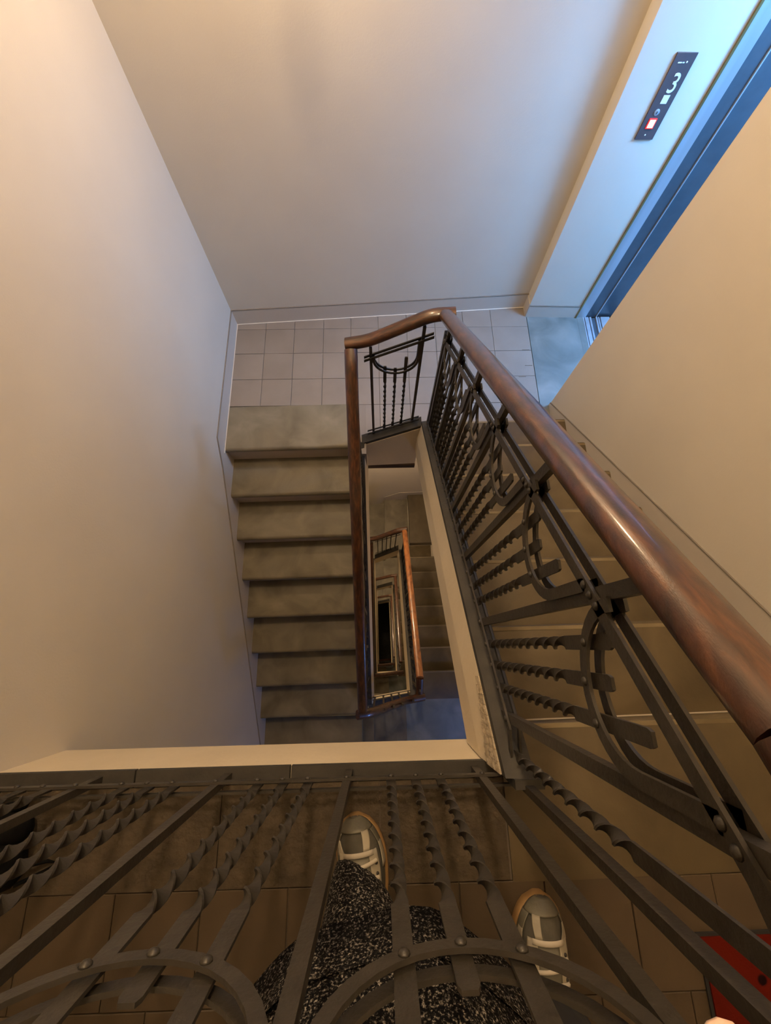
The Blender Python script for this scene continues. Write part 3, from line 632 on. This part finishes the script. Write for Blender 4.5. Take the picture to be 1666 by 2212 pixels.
# ------------------------------------------------------------------ person
pr = thing('person', 'person standing behind the railing in a black and white tweed coat and grey lace-up sneakers', 'person', (0.14, -0.72, 0.0))
def chain_body():
    pts = {}; edges = []; rad = []
    def vtx(name, p, r): pts[name] = len(rad); rad.append((p, r))
    def ed(a, b_): edges.append((pts[a], pts[b_]))
    vtx('pel', (0.14, -0.80, 0.84), 0.135); vtx('waist', (0.14, -0.80, 1.00), 0.115); vtx('chest', (0.14, -0.81, 1.17), 0.125); vtx('up', (0.14, -0.81, 1.29), 0.085)
    vtx('neck', (0.14, -0.79, 1.37), 0.048); vtx('jaw', (0.14, -0.755, 1.425), 0.058); vtx('head', (0.14, -0.745, 1.49), 0.082); vtx('crown', (0.14, -0.765, 1.56), 0.06)
    for a, b_ in (('pel', 'waist'), ('waist', 'chest'), ('chest', 'up'), ('up', 'neck'), ('neck', 'jaw'), ('jaw', 'head'), ('head', 'crown')): ed(a, b_)
    for s_, hip, knee, ank, foot in ((-1, (0.05, -0.80, 0.76), (-0.03, -0.60, 0.44), (-0.045, -0.560, 0.09), (-0.055, -0.475, 0.045)), (1, (0.23, -0.80, 0.76), (0.31, -0.735, 0.42), (0.335, -0.715, 0.09), (0.340, -0.635, 0.045))):
        n = 'L' if s_ < 0 else 'R'
        vtx('hip' + n, hip, 0.085); vtx('knee' + n, knee, 0.058); vtx('ank' + n, ank, 0.036); vtx('foot' + n, foot, 0.030)
        ed('pel', 'hip' + n); ed('hip' + n, 'knee' + n); ed('knee' + n, 'ank' + n); ed('ank' + n, 'foot' + n)
    for n, sh, elb, wr, pal in (('L', (-0.03, -0.81, 1.28), (-0.14, -0.60, 1.10), (-0.08, -0.36, 1.17), (-0.062, -0.285, 1.175)), ('R', (0.31, -0.81, 1.28), (0.40, -0.58, 1.06), (0.20, -0.34, 1.07), (0.135, -0.265, 1.085))):
        vtx('sh' + n, sh, 0.062); vtx('elb' + n, elb, 0.043); vtx('wr' + n, wr, 0.027); vtx('pal' + n, pal, 0.034)
        ed('up', 'sh' + n); ed('sh' + n, 'elb' + n); ed('elb' + n, 'wr' + n); ed('wr' + n, 'pal' + n)
    fingers = {'L': [[(-0.05, -0.25, 1.185), (-0.035, -0.215, 1.185), (-0.02, -0.19, 1.18)], [(-0.06, -0.25, 1.17), (-0.04, -0.205, 1.17), (-0.02, -0.18, 1.165)], [(-0.062, -0.25, 1.158), (-0.042, -0.21, 1.155), (-0.022, -0.188, 1.15)], [(-0.06, -0.255, 1.146), (-0.045, -0.222, 1.14), (-0.03, -0.20, 1.137)], [(-0.05, -0.28, 1.20), (-0.03, -0.25, 1.215), (-0.015, -0.225, 1.222)]],
               'R': [[(0.108, -0.205, 1.092), (0.083, -0.130, 1.098), (0.060, -0.0745, 1.103)], [(0.118, -0.20, 1.11), (0.10, -0.15, 1.13), (0.085, -0.11, 1.145)], [(0.124, -0.205, 1.125), (0.108, -0.16, 1.15), (0.092, -0.125, 1.165)], [(0.128, -0.215, 1.138), (0.115, -0.175, 1.165), (0.10, -0.145, 1.18)], [(0.11, -0.245, 1.13), (0.085, -0.215, 1.16), (0.065, -0.185, 1.18)]]}
    for n in 'LR':
        for i, fg in enumerate(fingers[n]):
            prev = 'pal' + n
            for j, p in enumerate(fg):
                nm = 'f%s%d%d' % (n, i, j); vtx(nm, p, (0.0095, 0.0085, 0.0075)[j]); ed(prev, nm); prev = nm
    me = bpy.data.meshes.new('body'); me.from_pydata([p for p, _ in rad], edges, []); o = bpy.data.objects.new('body', me); COL.objects.link(o)
    md = o.modifiers.new('skin', 'SKIN'); md.use_smooth_shade = True
    for i, (_, q) in enumerate(rad): me.skin_vertices[0].data[i].radius = (q, q); me.skin_vertices[0].data[i].use_root = (i == 0)
    o.modifiers.new('sub', 'SUBSURF').levels = 2; o.modifiers['sub'].render_levels = 2
    bpy.context.view_layer.update()
    m2 = bpy.data.meshes.new_from_object(o.evaluated_get(bpy.context.evaluated_depsgraph_get())); bpy.data.objects.remove(o)
    m2.materials.clear(); m2.materials.append(M['skin']); m2.polygons.foreach_set('use_smooth', [True] * len(m2.polygons))
    return m2
rel(link('body', chain_body()), pr)
rel(blob((0.14, -0.785, 1.525), 0.092, 0.092, 0.085, pw=1.0).build('hair', 'hair', None, smooth=True), pr)
for sx in (-1, 1): rel(blob((0.14 + sx * 0.030, -0.665, 1.495), 0.012, 0.006, 0.008, pw=1.0).build('eye', 'whitemark', None, smooth=True), pr)
rel(blob((0.14, -0.658, 1.468), 0.012, 0.016, 0.022, pw=1.0).build('nose', 'skin', None, smooth=True), pr)
rel(blob((0.14, -0.674, 1.432), 0.022, 0.007, 0.007, pw=1.0).build('mouth', 'nail', None, smooth=True), pr)
rel(blob((0.0568, -0.0690, 1.1105), 0.0052, 0.007, 0.0028, pw=1.0).build('fingernail', 'nail', None, smooth=True), pr)
rel(B(0.045, 0.118, -0.185, -0.02, 1.222, 1.230).build('phone', 'phone', None), pr)
# coat: lofted, wrinkled, hem swinging forward on the left leg
def coat_ring(z, cx, cy, rx, ryf, ryb, wob, n=56, pw=0.87):
    out = []
    for k in range(n):
        a = 2 * pi * k / n; c_, s_ = cos(a), sin(a)
        wv = 1 + wob * (0.6 * sin(5 * a + 1.1) + 0.4 * sin(9 * a + 0.4 + z * 4))
        out.append((cx + rx * math.copysign(abs(c_) ** pw, c_) * wv, cy + (ryf if s_ > 0 else ryb) * math.copysign(abs(s_) ** pw, s_) * wv, z))
    return out
rings = [coat_ring(z, *a) for z, a in ((0.33, (0.000, -0.68, 0.262, 0.258, 0.24, 0.035)), (0.45, (0.005, -0.70, 0.252, 0.262, 0.22, 0.03)), (0.60, (0.03, -0.73, 0.232, 0.255, 0.21, 0.025)), (0.78, (0.08, -0.77, 0.215, 0.240, 0.19, 0.02)),
                                        (0.95, (0.13, -0.79, 0.195, 0.190, 0.17, 0.012)), (1.12, (0.14, -0.81, 0.200, 0.180, 0.16, 0.008)), (1.24, (0.14, -0.81, 0.215, 0.145, 0.14, 0.004)), (1.31, (0.14, -0.81, 0.175, 0.10, 0.10, 0.0)), (1.355, (0.14, -0.80, 0.070, 0.065, 0.065, 0.0)))]
ins = [[(x * 0.965, (y + 0.68) * 0.965 - 0.68, z + dz) for x, y, z in rings[0]] for dz in (0.0, 0.10)]
mb = MB().loft([ins[1], ins[0]] + rings, cap=False)
rel(mb.build('coat', 'tweed', None, smooth=True), pr)
for pts, rd in (([(0.00, -0.81, 1.285), (-0.09, -0.70, 1.19), (-0.142, -0.60, 1.105), (-0.115, -0.47, 1.135), (-0.088, -0.385, 1.165)], (0.085, 0.072, 0.062, 0.052, 0.048)), ([(0.28, -0.81, 1.285), (0.36, -0.69, 1.17), (0.402, -0.58, 1.065), (0.31, -0.47, 1.065), (0.225, -0.37, 1.07)], (0.085, 0.072, 0.062, 0.052, 0.048))):
    rel(MB().tube(pts, list(rd), 14).build('sleeve', 'tweed', None, smooth=True), pr)
# trouser legs
def leg_tube(name, pts, rad, material):
    rel(MB().tube(pts, rad, 18).build(name, material, None, smooth=True), pr)
rings = []
for (cx, cy, z, rx, ry, sk, sz) in ((-0.042, -0.530, 0.075, 0.074, 0.070, -0.55, 0.45), (-0.042, -0.530, 0.115, 0.078, 0.078, -0.45, 0.38), (-0.040, -0.555, 0.20, 0.088, 0.090, -0.25, 0.2), (-0.034, -0.59, 0.36, 0.10, 0.10, -0.1, 0.0), (-0.01, -0.67, 0.55, 0.10, 0.10, 0, 0), (0.05, -0.79, 0.78, 0.095, 0.095, 0, 0)):
    ring = []
    for k in range(28):
        a = 2 * pi * k / 28; x = rx * cos(a); y = ry * sin(a) * (1 + 0.06 * sin(3 * a)) + sk * x
        ring.append((cx + x, cy + y, z + sz * x + (0.02 * (1 - sin(a)) if sz else 0)))
    rings.append(ring)
rel(MB().loft(rings, cap=False).build('trouser_leg', 'tweed', None, smooth=True), pr)
leg_tube('trouser_leg', [(0.335, -0.715, 0.115), (0.333, -0.72, 0.20), (0.315, -0.735, 0.42), (0.23, -0.80, 0.78)], [0.055, 0.060, 0.075, 0.10], 'trouser')

# sneakers
def sneaker(toe, heel, tilt, label, flip):
    t0 = V((heel[0], heel[1], 0)); ax = V((toe[0] - heel[0], toe[1] - heel[1], 0)); Ln = ax.length; ax.normalize(); sd = V((ax.y, -ax.x, 0)) * flip
    root = bpy.data.objects.new('sneaker', None); COL.objects.link(root); root.location = t0; root['label'] = label; root.parent = pr; root.location = t0 - pr.location
    base = t0
    def wid(t):
        if t > 0.66: q = (t - 0.66) / 0.34; return 0.0525 * sqrt(max(0.0, 1 - q ** 2.3)) + 0.001
        if t < 0.14: q = (0.14 - t) / 0.14; return 0.036 * sqrt(max(0.0, 1 - q ** 2)) + 0.001
        return 0.036 + (0.0525 - 0.036) * (0.5 - 0.5 * cos(pi * (t - 0.14) / 0.52))
    def hgt(t):
        if t > 0.55: q = (t - 0.55) / 0.45; return 0.030 + 0.052 * (1 - q ** 1.5) * 0.9 - (0.018 * max(0, (q - 0.85)) / 0.15)
        return 0.078 + 0.022 * (0.55 - t) / 0.55
    def skew(t): return 0.010 * sin(pi * min(1, max(0, t)))
    def S(t, ph, off=0.0):
        x = (wid(t) + off) * -cos(ph); z = 0.026 + (hgt(t) + off) * (sin(ph) ** 0.72 if sin(ph) > 0 else 0)
        p = t0 + ax * (t * Ln) + sd * (x * 0.96 + skew(t)); return V((p.x, p.y, z))
    def sub(mb, name, material, parent=root):
        o = mb.build(name, material, None, auto=60); o.parent = parent; o.location = -t0
        return o
    ts = [0.002] + [i / 22 for i in range(1, 22)] + [0.998]
    sub(MB().loft([[S(t, pi * k / 14) for k in range(15)] for t in ts]), 'upper', 'suede')
    so = []
    for (z, q) in ((0.0, 0.0), (0.004, 0.004), (0.026, 0.005), (0.030, 0.001)):
        ring = [t0 + ax * (t * Ln) + sd * ((wid(t) + q) + skew(t)) for t in ts] + [t0 + ax * (t * Ln) + sd * (-(wid(t) + q) + skew(t)) for t in ts[::-1]]
        so.append([(p.x, p.y, z) for p in ring])
    sub(MB().loft(so), 'sole', 'sole')
    def patch(name, material, poly, off=0.0018, n=8, mm=10):
        """poly(t-range fn): list of (t, ph0, ph1)"""
        rows_ = [[S(t, a + (b_ - a) * k / n, off) for k in range(n + 1)] for t, a, b_ in poly]
        nn = n + 1; vs = [p for r_ in rows_ for p in r_]
        fs = [(j * nn + i, j * nn + i + 1, (j + 1) * nn + i + 1, (j + 1) * nn + i) for j in range(len(rows_) - 1) for i in range(n)]
        mb = MB(); mb.add(vs, fs); o = sub(mb, name, material); md = o.modifiers.new('thick', 'SOLIDIFY'); md.thickness = 0.002; md.offset = 0; return o
    patch('toe_cap', 'toe', [(0.918 + 0.080 * i / 8, 0.08, pi - 0.08) for i in range(9)], 0.0026, 18)
    patch('side_panel', 'toe', [(0.72 + 0.205 * i / 6, 0.05, 0.40 + 0.16 * (i / 6) ** 2) for i in range(7)], 0.0024)
    patch('side_panel', 'toe', [(0.72 + 0.205 * i / 6, pi - 0.40 - 0.16 * (i / 6) ** 2, pi - 0.05) for i in range(7)], 0.0024)
    patch('centre_stripe', 'leather', [(0.80 + 0.125 * i / 6, 1.80 + 0.02 * i, 2.10 + 0.05 * i) for i in range(7)], 0.0032)
    patch('vamp_strap', 'leather', [(0.78 + 0.09 * i / 5, 0.50 - 0.02 * i, 1.02 - 0.09 * i) for i in range(6)], 0.0034)
    patch('vamp_strap', 'leather', [(0.66 + 0.16 * i / 6, 2.66 + 0.01 * i, 3.0) for i in range(7)], 0.0034)
    patch('tongue', 'toe', [(0.40 + 0.38 * i / 6, 1.12, 2.02) for i in range(7)], 0.004)
    patch('eyestay', 'leather', [(0.40 + 0.40 * i / 6, 0.62, 1.14) for i in range(7)], 0.0042)
    patch('eyestay', 'leather', [(0.40 + 0.40 * i / 6, 2.0, 2.44) for i in range(7)], 0.0042)
    patch('heel_counter', 'toe', [(0.01 + 0.2 * i / 5, 0.1, pi - 0.1) for i in range(6)], 0.002, 14)
    patch('lace_bar', 'lace', [(0.775 + 0.032 * i / 2, 0.95, 2.2) for i in range(3)], 0.0075)
    for i in range(4):
        t = 0.50 + 0.066 * i
        a, b_ = 0.88, 2.26
        sub(MB().tube([S(t + (0.04 * (k / 8) if i % 2 else 0.04 * (1 - k / 8)), a + (b_ - a) * k / 8, 0.0085) for k in range(9)], 0.0042, 6), 'lace', 'lace')
        for ph in (a, b_):
            c = S(t + 0.02, ph, 0.0055); sub(blob(c, 0.004, 0.004, 0.003, 8, 5, pw=1.0), 'eyelet', 'eyelet')
    sub(MB().tube([S(0.30, 1.2, 0.012), S(0.33, 0.8, 0.022), S(0.38, 0.5, 0.018), S(0.36, 0.75, 0.014), S(0.32, 1.3, 0.012)], 0.0035, 6), 'lace', 'lace')
    mb = MB(); mb.loft([[S(0.06 + 0.24 * (0.5 + 0.5 * cos(2 * pi * k / 14)), pi / 2 + 0.75 * sin(2 * pi * k / 14), o_) for k in range(14)] for o_ in (0.0, 0.012)]); sub(mb, 'collar', 'suede')
sneaker((-0.072, -0.383), (-0.042, -0.652), 0, 'grey and cream lace-up sneaker on the left foot, toe under the railing', 1)
sneaker((0.350, -0.548), (0.334, -0.818), 0, 'grey and cream lace-up sneaker on the right foot, laces showing', -1)
